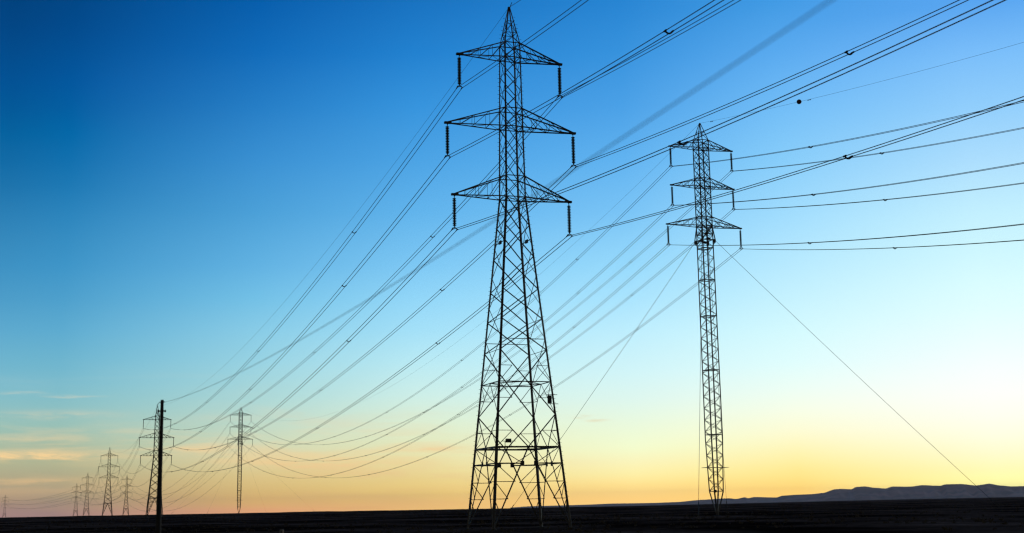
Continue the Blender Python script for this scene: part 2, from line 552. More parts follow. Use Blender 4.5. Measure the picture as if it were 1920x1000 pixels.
def build_scrub():
    rnd = random.Random(21)
    m = MB()
    n = 0
    while n < 1900:
        d = 95.0 + 420.0 * rnd.random() ** 1.5
        a_ = rnd.uniform(-25, 25)
        x, y = d * math.sin(R(a_)), d * math.cos(R(a_))
        if noise.noise(Vector((x * 0.02, y * 0.02, 4.0))) < rnd.uniform(-0.35, 0.35):
            continue
        n += 1
        z = ground_z(x, y)
        h = rnd.uniform(0.10, 0.34)
        w = h * rnd.uniform(0.8, 1.8)
        for k in range(11):
            t = rnd.uniform(0, 2 * math.pi)
            rr = w * math.sqrt(rnd.random()) * 0.6
            bx_, by_ = x + rr * math.cos(t), y + rr * math.sin(t)
            lx, ly = rnd.uniform(-w, w) * 0.5, rnd.uniform(-w, w) * 0.5
            hh = h * rnd.uniform(0.5, 1.0) * (1.1 - rr / (w + 0.01) * 0.5)
            c = rnd.uniform(0.02, 0.06)
            s_ = math.sin(t + 1.3) * c
            b = len(m.v)
            m.v += [(bx_ - c, by_ - s_, z - 0.04), (bx_ + c, by_ + s_, z - 0.04), (bx_ + lx + c * 0.4, by_ + ly, z + hh), (bx_ + lx - c * 0.4, by_ + ly, z + hh * 0.93)]
            m.f.append((b, b + 1, b + 2, b + 3))
    o = m.build('scrub', mat('dry_scrub', (0.085, 0.062, 0.040), 0.95, 0.0, 0.6, (0.03, 0.022, 0.015)))
    o['kind'] = 'stuff'
    o['label'] = 'low dry scrub scattered over the dark plain'


build_ground()
build_hills()
build_scrub()


# ------------------------------------------------------------------ lattice towers (local x along the crossarms, y along the line)
TH = R(19.85)
AX = Vector((math.cos(TH), math.sin(TH), 0.0))           # along the arms
HD = Vector((-math.sin(TH), math.cos(TH), 0.0))          # away along the line
ARMS_A = [('upper', 46.84, 5.40, 48.42), ('middle', 39.58, 6.71, 41.50), ('lower', 32.33, 6.06, 34.48)]
ARMS_B = [('upper', 61.56, 5.805, 62.95), ('middle', 54.82, 5.80, 56.25), ('lower', 48.02, 6.85, 49.55)]
STRING_L = 3.50


def insulator(parent, x, z, fine=True, ring=False):
    """suspension string hung from an arm tip: cap link, glass discs, yoke with two clamps"""
    n = 17 if fine else 9
    seg = 12 if fine else 7
    m = MB()
    m.tube([(x, 0, z - 0.06), (x, 0, z - 0.36)], 0.045 if fine else 0.10, 6)
    m.tube([(x, 0, z - 0.36), (x, 0, z - 3.18)], 0.10, 8)
    m.tube([(x, 0, z - 3.18), (x, 0, z - 3.28)], 0.045 if fine else 0.10, 6)
    z0 = z - 0.42
    step = 2.80 / n
    for k in range(n):
        c = z0 - k * step
        m.lathe((x, 0, c), [(0.075, 0.055), (0.19, 0.018), (0.20, -0.018), (0.12, -0.035), (0.075, -0.055)], seg)
    s = m.build('insulator_string', M_GLASS, parent)
    y = MB()
    y.tube([(x, 0, z - 3.18), (x, 0, z - 3.34)], 0.05, 6)
    if fine:
        y.tube([(x - 0.27, 0, z - 3.52), (x - 0.22, 0, z - 3.37), (x, 0, z - 3.29), (x + 0.22, 0, z - 3.37), (x + 0.27, 0, z - 3.52)], 0.045, 6)
        y.tube([(x - 0.2, 0, z - 3.40), (x + 0.2, 0, z - 3.40)], 0.022, 6)
    else:
        y.bar((x - 0.26, 0, z - 3.42), (x + 0.26, 0, z - 3.42), 0.07, 'sq')
    if ring:
        y.torus((x, 0, z - 3.42), 0.27, 0.03, 'y', 16, 6)
    y.build('yoke', M_STEEL2 if ring else M_DARK, s)
    if fine:
        for sg in (-1, 1):
            c = MB()
            cx = x + sg * 0.25
            c.tube([(cx, -0.24, z - 3.54), (cx, -0.1, z - 3.50), (cx, 0.1, z - 3.50), (cx, 0.24, z - 3.54)], 0.06, 6)
            c.bar((cx, 0, z - 3.42), (cx, 0, z - 3.52), 0.06, 'sq')
            c.build('clamp', M_DARK, s)
    return s


def crossarm(root, hw, sg, zb, zt, wtip, wc=0.10, wb=0.055, tip=True):
    """one side arm: two bottom chords and two top chords meeting at the tip, braced"""
    m = MB()
    tipb = Vector((sg * (wtip + 0.05), 0, zb))
    bw, tw = hw(zb), hw(zt)
    for j in (-1, 1):
        m.bar((sg * bw * 0.98, j * bw, zb), tipb, wc)
        m.bar((sg * tw * 0.98, j * tw, zt), tipb + Vector((0, 0, 0.10)), wc)
    st = (0.27, 0.53, 0.77)

    def B(j, t):
        return Vector((sg * bw, j * bw, zb)).lerp(tipb, t)

    def T(j, t):
        return Vector((sg * tw, j * tw, zt)).lerp(tipb + Vector((0, 0, 0.10)), t)
    for j in (-1, 1):
        prev = 0.0
        for k, t in enumerate(st):
            m.bar(B(j, t), T(j, t), wb * 0.7)
            if k % 2 == 0:
                m.bar(T(j, prev), B(j, t), wb)
            else:
                m.bar(T(j, prev), B(j, t), wb * 0.9)
            prev = t
    for k, t in enumerate(st[:-1]):
        m.bar(B(-1, t), B(1, t), wb)
        m.bar(B(-1 if k % 2 else 1, (0.0,) [0] if k == 0 else st[k - 1]), B(1 if k % 2 else -1, t), wb * 0.9)
        m.bar(T(-1, t), T(1, t), wb * 0.55)
    arm = m.build('crossarm', M_STEEL, root)
    if tip:
        p = MB()
        p.bar((sg * (wtip - 0.42), 0, zb + 0.05), (sg * (wtip + 0.30), 0, zb + 0.02), 0.30, 'flat', (0, 0, 1), 0.20)
        p.bar((sg * (wtip - 0.05), 0, zb + 0.02), (sg * (wtip - 0.05), 0, zb - 0.14), 0.09, 'sq')
        p.build('tip_plate', M_DARK, arm)
    return arm


def lattice_tower(name, label, group, loc, dz=0.0, fine=True, rz=TH):
    """self supporting tower on four splayed legs"""
    root = thing(name, label, 'transmission tower', loc, rz, group)
    k1, k2 = (1.1, 1.05) if fine else (1.4, 1.75)

    def hw(z):
        q = z - dz
        if q < 32.33:
            return 3.84 - 2.84 * q / 32.33
        if q < 48.42:
            return 1.0 - 0.19 * (q - 32.33) / 14.5
        return lerp(0.79, 0.05, min(1, (q - 48.42) / 4.0))

    def C(i, j, z):
        w = hw(z)
        return Vector((i * w, j * w, z))
    FACES = (((-1, -1), (1, -1)), ((-1, 1), (1, 1)), ((-1, -1), (-1, 1)), ((1, -1), (1, 1)))

    def F(face, s, z):
        a, b = FACES[face]
        return C(a[0], a[1], z).lerp(C(b[0], b[1], z), (s + 1) / 2)
    if dz == 0.0:
        small = [29.40, 26.25, 22.97, 20.0, 16.95]
        sides = [30.4, 27.2, 24.3, 21.3, 18.0, 13.86]
        bigx = (16.95, 10.75, 13.86)
        vtop, belt = 10.75, 7.67
    else:
        small = [29.40 + dz, 26.25 + dz, 22.97 + dz, 20.0 + dz]
        sides = [30.4 + dz, 27.2 + dz, 24.3 + dz, 21.3 + dz, 18.0 + dz]
        bigx = None
        vtop, belt = 20.0 + dz, 7.67
        while vtop - belt > 4.2:
            small.append(vtop - 3.4)
            sides.append(vtop - 3.4)
            vtop -= 3.4
        sides[-1] = vtop
    Z = lambda q: q + dz
    # legs, each a member of its own
    for i in (-1, 1):
        for j in (-1, 1):
            m = MB()
            for a, b, w in ((-0.3, belt, 0.20), (belt, vtop, 0.19), (vtop, Z(32.33), 0.165), (Z(32.33), Z(41.5), 0.14), (Z(41.5), Z(48.42), 0.12), (Z(48.42), Z(52.36), 0.09)):
                # heel of the angle section points outward
                m.bar(C(i, j, a), C(i, j, b), w * k1, 'L', (i, -j, 0) if i == j else (-i, j, 0))
            if fine and ((i, j) in ((-1, 1), (1, -1))):
                z = 3.0                                     # climbing pegs welded to the leg
                while z < Z(51.5):
                    p = C(i, j, z)
                    q = p + Vector((i * 0.24, 0, 0)) if int(z * 2) % 2 == 0 else p + Vector((i * 0.05, j * 0.24, 0))
                    m.bar(p, q, 0.028, 'sq')
                    m.bar(p + Vector((0, 0, .42)), p + Vector((i * 0.2, 0, .42)), 0.024, 'sq')
                    z += 0.84
            leg = m.build('leg', M_STEEL, root)
            ft = MB()
            cx, cy = i * hw(0), j * hw(0)
            ft.box((cx, cy, -0.12), (0.6, 0.6, 0.5), 0.08)
            ft.build('footing', M_CONC, leg)
    # bracing of each face
    for fc in range(4):
        m = MB()
        front = fc < 2
        d1, d2, d3 = 0.085 * k2, 0.06 * k2, 0.05 * k2

        def X(za, zb, w):
            m.bar(F(fc, -1, za), F(fc, 1, zb), w)
            o = Vector((0, 0.07, 0)) if front else Vector((0.07, 0, 0))
            m.bar(F(fc, 1, za) + o, F(fc, -1, zb) + o, w)

        def H(z, w, s0=-1, s1=1):
            m.bar(F(fc, s0, z), F(fc, s1, z), w)
        w1 = d1 if front else d2
        # cage above the waist
        ups = [48.42, 46.88] + ([45.1, 43.3, 41.50] if front else [44.2, 41.5]) + [39.60] + ([37.05, 34.48] if front else [38.2, 36.0, 34.48]) + [32.33]
        for a, b in zip(ups, ups[1:]):
            X(Z(a), Z(b), 0.058 * k2 if front else 0.046 * k2)
        for q in (48.42, 46.88, 41.5, 39.6, 34.48, 32.33):
            H(Z(q), 0.075 * k2)
        # peak
        for q in (49.55, 50.85):
            H(Z(q), 0.045 * k2)
        X(Z(48.42), Z(49.55), 0.045 * k2)
        X(Z(49.55), Z(50.85), 0.04 * k2)
        # body
        lv = [Z(32.33)] + (small if front else sides)
        for a, b in zip(lv, lv[1:]):
            X(a, b, w1)
        if dz == 0.0:
            if front:
                H(18.0, d2)
                za, zb, zm = bigx
                X(za, zb, d1)
                q1, q2 = 15.4, 12.3
                for sg in (-1, 1):
                    s1 = 1 - 2 * (za - q1) / (za - zb)
                    H(q1, d3, sg, sg * s1)
                    m.bar(F(fc, sg * s1, q1), F(fc, sg, zm), d3)
                    s2 = 1 - 2 * (q2 - zb) / (za - zb)
                    H(q2, d3, sg, sg * s2)
                    m.bar(F(fc, sg, zm), F(fc, sg * s2, q2), d3)
            else:
                H(20.0, d3)
                H(16.95, d3)
                for sg in (-1, 1):
                    m.bar(F(fc, 0, 13.86), F(fc, sg, 10.75), d2)
                    H(12.3, d3, sg, sg * 0.5)
                    m.bar(F(fc, sg, 13.86), F(fc, sg * 0.5, 12.3), d3)
                m.bar(F(fc, -1, 15.4), F(fc, 1, 13.86), d3)
            H(13.86, 0.085 * k2)
        # V from the legs to the middle of the belt, then the splayed A below
        qm = (vtop + belt) / 2
        for sg in (-1, 1):
            m.bar(F(fc, sg, vtop), F(fc, 0, belt), d1)
            H(qm, d3, sg, sg * 0.5)
            m.bar(F(fc, sg * 0.5, qm), F(fc, sg, belt), d3)
            m.bar(F(fc, 0, belt), F(fc, sg, 0.15), d1 * 1.1)
            lv2 = [belt, belt * 0.80, belt * 0.58, belt * 0.373, belt * 0.18]
            for a, b in zip(lv2, lv2[1:]):
                sb_ = sg * (belt - b) / belt
                H(b, 0.115 * k2 if b > belt * .7 else d2, sg, sb_)
                m.bar(F(fc, sg, a), F(fc, sb_, b), d2)
        H(belt, 0.15 * k2)
        m.build('face_bracing', M_STEEL, root)
    # plan bracing at the belts and the hip struts below
    for z in ((13.86, belt) if dz == 0.0 else (belt,)):
        m = MB()
        mids = [F(0, 0, z), F(3, 0, z), F(1, 0, z), F(2, 0, z)]
        for a, b in zip(mids, mids[1:] + mids[:1]):
            m.bar(a, b, 0.07 * k2)
        m.build('plan_bracing', M_STEEL, root)
    z = belt * 0.80
    for i, j, fa, fb in ((-1, -1, 0, 2), (1, -1, 0, 3), (-1, 1, 1, 2), (1, 1, 1, 3)):
        sa = 0.2 * i
        sb_ = 0.2 * j
        m = MB()
        m.bar(F(fa, sa, z), F(fb, sb_, z), 0.055 * k2)
        m.build('hip_strut', M_STEEL, root)
    for q in (46.88, 39.6, 32.33):
        m = MB()
        m.bar(C(-1, -1, Z(q)), C(1, 1, Z(q)), 0.05 * k2)
        m.bar(C(1, -1, Z(q)), C(-1, 1, Z(q)), 0.05 * k2)
        m.build('plan_bracing', M_STEEL, root)
    # peak cap with the earth wire clamp
    m = MB()
    m.box((0, 0, Z(52.3)), (0.24, 0.3, 0.3), 0.05)
    m.tube([(0, -0.9, Z(52.62)), (0, -0.3, Z(52.35)), (0, 0, Z(52.42)), (0, 0.25, Z(52.38))], 0.035, 6)
    m.build('peak_cap', M_DARK, root)
    for nm, zb, wt, zt in ARMS_A:
        for sg in (-1, 1):
            crossarm(root, hw, sg, Z(zb), Z(zt), wt, 0.10 * k1, 0.05 * k2)
            insulator(root, sg * wt, Z(zb), fine)
    if fine:
        # small cabinets on rails between the legs, and the plate on the right leg
        for fc, z in ((2, 27.75), (3, 28.0)):
            m = MB()
            c = F(fc, -0.05, z)
            m.box(c, (0.16, 0.62, 0.30), 0.03)
            for s0 in (-0.9, 0.9):
                m.box(c + Vector((0, 0.28 * s0, 0.17)), (0.1, 0.05, 0.06))
            b = m.build('equipment_box', M_DARK, root)
            rl = MB()
            rl.bar(F(fc, -1, z), F(fc, 1, z), 0.06, 'sq')
            rl.build('rail', M_STEEL, b)
        m = MB()
        c = F(0, 0.86, 12.15)
        m.box(c + Vector((0, -0.05, 0)), (0.42, 0.05, 0.76))
        pl = m.build('warning_plate', M_SIGN, root)
        rl = MB()
        for q in (12.60, 11.72):
            e = F(0, 0.86, q) + Vector((0, -0.02, 0))
            rl.bar(e + Vector((-0.25, 0, 0)), e + Vector((0.85, 0, 0)), 0.05, 'sq')
        rl.bar(F(0, 0.86, 12.62) + Vector((0, -0.02, 0)), F(0, 0.86, 11.70) + Vector((0, -0.02, 0)), 0.045, 'sq')
        rl.build('rail', M_STEEL, pl)
        m = MB()
        c = F(0, -0.64, 8.22) + Vector((0, -0.1, 0))
        m.box(c, (0.56, 0.16, 0.36), 0.03)
        b = m.build('equipment_box', M_DARK, root)
        rl = MB()
        rl.bar(c + Vector((-0.55, 0.11, -0.04)), c + Vector((0.75, 0.11, -0.04)), 0.05, 'sq')
        for dx in (-0.3, 0.3):
            rl.bar(c + Vector((dx, 0.11, -0.04)), c + Vector((dx, 0.11, -0.56)), 0.05, 'sq')
        rl.build('rail', M_STEEL, b)
        # gusset plates where the splayed braces meet the hip struts
        for fc in range(4):
            for sg in (-1, 1):
                m = MB()
                n = Vector((0, 0.12, 0)) if fc < 2 else Vector((0.12, 0, 0))
                g = F(fc, sg * 0.20, belt * 0.80)
                m.box(g, (0.34, 0.10, 0.42) if fc < 2 else (0.10, 0.34, 0.42), 0.02)
                m.build('gusset_plate', M_DARK, root)
    return root


def guyed_tower(name, label, group, loc, dz=0.0, fine=True, guys=()):
    """slender square mast standing on a point and held by four guys"""
    root = thing(name, label, 'transmission tower', loc, TH, group)
    k1, k2 = (1.2, 1.4) if fine else (1.15, 2.1)
    Z = lambda q: q + dz

    def hw(z):
        if z < 3.95:
            return lerp(0.04, 0.81, z / 3.95)
        if z < 12.5:
            return lerp(0.81, 1.02, smooth01((z - 3.95) / 8.55))
        if z < Z(62.95):
            return lerp(1.02, 0.95, (z - 12.5) / (Z(62.95) - 12.5))
        return lerp(0.95, 0.05, min(1, (z - Z(62.95)) / 3.12))

    def C(i, j, z):
        w = hw(z)
        return Vector((i * w, j * w, z))
    FACES = (((-1, -1), (1, -1)), ((-1, 1), (1, 1)), ((-1, -1), (-1, 1)), ((1, -1), (1, 1)))
    brk = [0.05, 3.95, 8.0, 12.5, Z(44.0), Z(62.95), Z(66.0)]
    for i in (-1, 1):
        for j in (-1, 1):
            m = MB()
            for a, b in zip(brk, brk[1:]):
                m.bar(C(i, j, a), C(i, j, b), (0.15 if a >= 3.9 else 0.17) * k1 * (0.7 if a > Z(62) else 1), 'L', (i, -j, 0) if i == j else (-i, j, 0))
            m.build('leg', M_STEEL if True else M_STEEL2, root)
    nodes = [3.95]
    while nodes[-1] < Z(46.6):
        nodes.append(nodes[-1] + 1.93)
    for fc in range(4):
        m = MB()
        a, b = FACES[fc]
        whole_a = (a in ((-1, 1), (1, -1)))
        P = lambda z, s: (C(a[0], a[1], z) if s == 0 else C(b[0], b[1], z))
        for z in nodes[:-1]:
            w0, w1 = (0, 1) if whole_a else (1, 0)
            m.bar(P(z, w0), P(z + 0.965, w1), 0.055 * k2)
            m.bar(P(z + 0.965, w1), P(z + 1.93, w0), 0.055 * k2)
        # closer X lacing of the head between the arms
        hd = [62.95, 61.56, 59.8, 58.0, 56.25, 54.82, 53.1, 51.3, 49.55, 48.02, 46.6]
        for q, r_ in zip(hd, hd[1:]):
            m.bar(P(Z(q), 0), P(Z(r_), 1), 0.06 * k2)
            m.bar(P(Z(q), 1), P(Z(r_), 0), 0.06 * k2)
            mid = (q + r_) / 2
            if fine:
                m.bar(P(Z(mid), 0), (P(Z(r_), 0) + P(Z(r_), 1)) / 2, 0.04)
                m.bar(P(Z(mid), 1), (P(Z(r_), 0) + P(Z(r_), 1)) / 2, 0.04)
        for q in (62.95, 61.56, 56.25, 54.82, 49.55, 48.02, 46.6):
            m.bar(P(Z(q), 0), P(Z(q), 1), 0.075 * k2)
        for q in (3.95, 13.1, 23.7, 32.7, 38.8, 44.2):
            if q < Z(45):
                m.bar(P(q, 0), P(q, 1), 0.085 * k2)
        m.bar(P(Z(62.95), 0), P(Z(64.5), 1), 0.045 * k2)
        m.bar(P(Z(64.5), 0), P(Z(64.5), 1), 0.045 * k2)
        m.bar(P(0.5, 0), P(3.95, 1), 0.04 * k2) if False else None
        m.build('face_bracing', M_STEEL, root)
    for q in (3.95, 13.1, 23.7, 32.7, 38.8, 44.2):
        m = MB()
        mids = [Vector((0, -hw(q), q)), Vector((hw(q), 0, q)), Vector((0, hw(q), q)), Vector((-hw(q), 0, q))]
        for a, b in zip(mids, mids[1:] + mids[:1]):
            m.bar(a, b, 0.07 * k2)
        m.build('plan_bracing', M_STEEL, root)
    for q in (61.56, 54.82, 48.02):
        m = MB()
        m.bar(C(-1, -1, Z(q)), C(1, 1, Z(q)), 0.06 * k2)
        m.bar(C(1, -1, Z(q)), C(-1, 1, Z(q)), 0.06 * k2)
        m.build('plan_bracing', M_STEEL, root)
    m = MB()
    m.box((0, 0, Z(66.0)), (0.22, 0.26, 0.24), 0.05)
    m.build('peak_cap', M_DARK, root)
    m = MB()
    m.bar((-1.95, -0.3, 7.75), (1.95, -0.3, 7.75), 0.10, 'sq')
    for s_ in (-1, 1):
        m.bar((s_ * 1.95, -0.95, 7.75), (s_ * 1.95, 0.95, 7.75), 0.08, 'sq')
    m.bar((-1.95, 0.3, 7.75), (1.95, 0.3, 7.75), 0.10, 'sq')
    m.build('climbing_guard', M_STEEL, root)
    if fine:
        m = MB()
        m.lathe((-0.62, -0.9, 3.95), [(0.02, 0.24), (0.17, 0.17), (0.24, 0), (0.17, -0.17), (0.02, -0.24)], 12)
        m.build('lamp', M_DARK, root)
        for q, xx, yy in ((45.1, -0.35, -0.5), (45.9, 0.45, -0.4)):
            m = MB()
            m.box((xx, yy, q), (0.62, 0.4, 0.24), 0.04)
            m.bar((xx - 0.8, yy, q - 0.12), (xx + 0.8, yy, q - 0.12), 0.06, 'sq')
            m.build('equipment_box', M_DARK, root)
    for nm, zb, wt, zt in ARMS_B:
        for sg in (-1, 1):
            crossarm(root, hw, sg, Z(zb), Z(zt), wt, 0.10 * k1, 0.05 * k2)
            insulator(root, sg * wt, Z(zb), fine, ring=fine)
    # guy frame just under the lowest arms
    inv = Matrix.Rotation(-TH, 3, 'Z')
    m = MB()
    zf = Z(45.6)
    for i, j in ((-1, -1), (1, -1), (1, 1), (-1, 1)):
        c = C(i, j, zf)
        m.bar(C(i, j, Z(47.9)), c * 1.0 + Vector((i * 0.32, j * 0.32, -0.3)), 0.13)
        m.bar(C(i, j, zf - 0.9), c + Vector((i * 0.32, j * 0.32, -0.3)), 0.11)
        m.box(c + Vector((i * 0.16, j * 0.16, -0.25)), (0.42, 0.42, 0.6), 0.08)
    if fine:
        m.bar(C(-1, 1, zf - 0.5), C(1, -1, Z(47.9)), 0.17)
        m.bar(C(-1, -1, zf - 0.2), C(1, 1, Z(47.6)), 0.12)
    for a, b in ((-1, 1), (1, 1), (1, -1), (-1, -1)):
        pass
    sq = [(-1, -1), (1, -1), (1, 1), (-1, 1)]
    for (a, b), (c, d) in zip(sq, sq[1:] + sq[:1]):
        m.bar(C(a, b, zf), C(c, d, zf), 0.12 * k1)
    m.build('guy_frame', M_STEEL, root)
    for (ox, oy), (i, j), lab in guys:
        p0 = C(i, j, zf) + Vector((i * 0.34, j * 0.34, -0.3))
        wx, wy = loc[0] + ox, loc[1] + oy
        p1 = inv @ Vector((ox, oy, 0))
        p1.z = ground_z(wx, wy) + 0.25 - loc[2]
        g = MB()
        L_ = (p1 - p0).length
        pts = []
        for k in range(25):
            t = k / 24
            q = p0.lerp(p1, t)
            q.z -= 4 * 0.35 * t * (1 - t)
            pts.append(q)
        g.tube(pts, 0.030 if fine else 0.018, 5)
        d = (p1 - p0).normalized()
        g.tube([p1 - d * 2.6, p1 - d * 0.4], 0.06 if fine else 0.03, 6)
        gw = g.build('guy_wire', M_CABLE, root)
        an = MB()
        an.lathe((p1.x, p1.y, p1.z - 0.05), [(0.3, -0.5), (0.3, -0.12), (0.24, -0.05), (0.08, -0.05)], 12)
        an.build('anchor', M_CONC, gw)
    m = MB()
    m.lathe((0, 0, 0), [(0.75, -0.4), (0.75, 0.02), (0.62, 0.08), (0.2, 0.10), (0.14, 0.2)], 16)
    m.build('footing', M_CONC, root)
    return root


PA = Vector((0.16, 126.0, 0.0))
PB = Vector((32.596, 214.469, 0.0))
PA2 = Vector((-145.392, 530.155, 0.0))
PB2 = Vector((-154.505, 735.014, 0.0))
DZ_A2, DZ_B2 = -7.777, -6.548

tA = lattice_tower('lattice_tower', 'tallest and nearest black lattice tower standing on four splayed legs', 'lattice towers on four legs', PA)
tB = guyed_tower('guyed_tower', 'near slender guyed mast right of the biggest tower, foot tapering to a point', 'slender guyed masts', PB,
                 guys=(((44, -6), (1, -1), None), ((-34.5, 6.5), (-1, 1), None), ((-8.6, -40), (-1, -1), None), ((8, 40), (1, 1), None)))
tA2 = lattice_tower('lattice_tower', 'lattice tower half hidden behind the dark wooden pole', 'lattice towers on four legs', PA2, DZ_A2, False)
tB2 = guyed_tower('guyed_tower', 'small distant guyed mast right of the wooden pole, thin straight body', 'slender guyed masts', PB2, DZ_B2, False,
                  guys=(((44, -6), (1, -1), None), ((-40, 6.5), (-1, 1), None), ((-8.6, -40), (-1, -1), None), ((8, 40), (1, 1), None)))


def far_tower(d, tanx, scale, label, rz=TH):
    c = copy_tree(tA2)
    x = d * tanx
    c.location = (x, d, ground_z(x, d))
    c.scale = (scale,) * 3
    c.rotation_euler = (0, 0, rz)
    c['label'] = label
    return c


FAR = {}
for key, d, tx, sc_, lab in (
        ('A3', 928.0, -0.3099, 1.06, 'tallest distant lattice tower of the group left of the pole'),
        ('A4', 1400.0, -0.3259, 1.03, 'distant lattice tower just right of the one with its arms lower, second from left of that pair'),
        ('B3', 1280.0, -0.2959, 0.88, 'small distant lattice tower just left of the tower behind the wooden pole'),
        ('B4', 1650.0, -0.3340, 0.92, 'distant lattice tower whose arms hang lower than those of its close right neighbour'),
        ('B5', 2100.0, -0.3879, 0.80, 'tiny hazy lattice tower alone at the far left edge')):
    FAR[key] = far_tower(d, tx, sc_, lab)
FAR['A4']['label'] = 'distant lattice tower close beside a shorter one, the taller right one of that pair'
FAR['B4']['label'] = 'distant lattice tower close beside a taller one, the shorter left one of that pair'


# ------------------------------------------------------------------ conductors
def tip(P, arms, k, sg, dz=0.0):
    nm, zb, wt, zt = arms[k]
    return Vector((P.x, P.y, P.z)) + AX * (sg * wt) + Vector((0, 0, zb + dz - STRING_L - 0.02))


def span_pts(p0, p1, sag, n):
    out = []
    for i in range(n + 1):
        t = i / n
        q = p0.lerp(p1, t)
        q.z -= 4 * sag * t * (1 - t)
        out.append(q)
    return out


def run_pts(p0, a, b, s1, n):
    out = []
    for i in range(n + 1):
        s = s1 * i / n
        out.append(p0 - HD * s + Vector((0, 0, -a * s + b * s * s)))
    return out


def at_s(pts, s):
    acc = 0.0
    for a, b in zip(pts, pts[1:]):
        l = math.hypot(b.x - a.x, b.y - a.y)
        if acc + l >= s:
            return a.lerp(b, (s - acc) / l)
        acc += l
    return pts[-1]


def bundle(label, group, pts, r, spacers, sp=0.25):
    """twin conductor: two cables held apart by spacers"""
    o = pts[0]
    root = thing('twin_conductor', label, 'power line', o, 0, group)
    for sg in (-1, 1):
        m = MB()
        m.tube([p - o + AX * (sg * sp) for p in pts], r, 6)
        m.build('cable', M_CABLE, root, smooth=True)
    for s in spacers:
        c = at_s(pts, s) - o
        m = MB()
        m.tube([c + AX * u + Vector((0, 0, w)) for u, w in ((-sp, 0.0), (-sp * 0.7, -0.09), (-sp * 0.3, -0.15), (sp * 0.3, -0.15), (sp * 0.7, -0.09), (sp, 0.0))], 0.06, 6)
        for sg in (-1, 1):
            e = c + AX * (sg * sp)
            m.tube([e - HD * 0.16, e + HD * 0.16], r + 0.035, 6)
        m.build('spacer', M_DARK, root)
    return root


def single(name, label, cat, group, pts, r, m_=None):
    o = pts[0]
    m = MB()
    m.tube([p - o for p in pts], r, 5)
    ob = m.build(name, m_ or M_CABLE, None, o, True)
    return tag(ob, label, cat, group)


def twin_far(label, group, pts, r):
    o = pts[0]
    m = MB()
    for sg in (-1, 1):
        m.tube([p - o + AX * (sg * 0.25) for p in pts], r, 4)
    return tag(m.build('twin_conductor', M_CABLE, None, o, True), label, 'power line', group)


SIDE = {-1: 'left', 1: 'right'}
for k, (nm, zb, wt, zt) in enumerate(ARMS_A):
    for sg in (-1, 1):
        p = tip(PA, ARMS_A, k, sg)
        q = tip(PA2, ARMS_A, k, sg, DZ_A2)
        w = '%s %s' % (nm, SIDE[sg])
        bundle('twin conductor sweeping down leftward from the %s arm of the biggest tower' % w,
               'conductors left of the big tower', span_pts(p, q, 10.75, 90), 0.033, [47 + 81.5 * i for i in range(5)])
        bundle('twin conductor rising rightward from the %s arm of the biggest tower' % w,
               'conductors right of the big tower', run_pts(p, 0.11, 0.0004, 240, 70), 0.028, [48.2, 122.0, 190.0])
for k, (nm, zb, wt, zt) in enumerate(ARMS_B):
    for sg in (-1, 1):
        p = tip(PB, ARMS_B, k, sg)
        q = tip(PB2, ARMS_B, k, sg, DZ_B2)
        w = '%s %s' % (nm, SIDE[sg])
        bundle('twin conductor sagging leftward from the %s arm of the near guyed mast' % w,
               'conductors left of the near guyed mast', span_pts(p, q, 27.25, 100), 0.032, [42 + 76.5 * i for i in range(7)])
        bundle('twin conductor running rightward from the %s arm of the near guyed mast' % w,
               'conductors right of the near guyed mast', run_pts(p, 0.21, 0.0005, 400, 90), 0.034, [42.0, 118.0, 190.0])

E1 = Vector((PA.x, PA.y, 52.43))
single('earth_wire', 'thin earth wire running down leftward from the peak of the biggest tower', 'power line', 'earth wires',
       span_pts(E1, Vector((PA2.x, PA2.y, 52.43 + DZ_A2)), 9.4, 90), 0.016)
single('earth_wire', 'short stretch of earth wire leaving the peak of the biggest tower', 'power line', 'earth wires',
       run_pts(E1, 0.155, 0.0003, 240, 60), 0.024)
E2 = Vector((PB.x, PB.y, 66.08))
single('earth_wire', 'faintest earth wire running leftward from the peak of the near guyed mast', 'power line', 'earth wires',
       span_pts(E2, Vector((PB2.x, PB2.y, 66.08 + DZ_B2)), 24.5, 90), 0.016)
ew = run_pts(E2, 0.192, 0.00035, 400, 100)
single('earth_wire', 'thin earth wire carrying the round marker ball, right of the near guyed mast', 'power line', 'earth wires', ew, 0.016)

# round aircraft marker on that wire, with its small damper
bp = at_s(ew, 30.9)
mb = thing('marker_ball', 'round dark red warning ball threaded on the thin wire at upper right', 'marker ball', bp)
m = MB()
m.lathe((0, 0, 0), [(0.36 * math.sin(math.pi * i / 14) + 0.002, 0.36 * math.cos(math.pi * i / 14)) for i in range(15)], 24)
m.build('shell', M_BALL, mb, smooth=True)
m = MB()
m.torus((0, 0, 0), 0.362, 0.018, 'z', 24, 6)
m.build('seam', M_DARK, mb)
for s, lab in ((33.6, 'small wire damper just right of the round marker ball'), (4.2, 'small wire damper beside the peak of the near guyed mast')):
    c = at_s(ew, s)
    d = thing('damper', lab, 'damper', c)
    dr = (at_s(ew, s + 1) - c).normalized()
    m = MB()
    m.tube([-dr * 0.32 - Vector((0, 0, .10)), dr * 0.32 - Vector((0, 0, .10))], 0.02, 5)
    m.tube([-dr * 0.40 - Vector((0, 0, .10)), -dr * 0.24 - Vector((0, 0, .10))], 0.06, 8)
    m.tube([dr * 0.24 - Vector((0, 0, .10)), dr * 0.40 - Vector((0, 0, .10))], 0.06, 8)
    m.build('weights', M_DARK, d)
    m = MB()
    m.bar((0, 0, 0.03), (0, 0, -0.12), 0.05, 'sq')
    m.build('clamp', M_DARK, d)


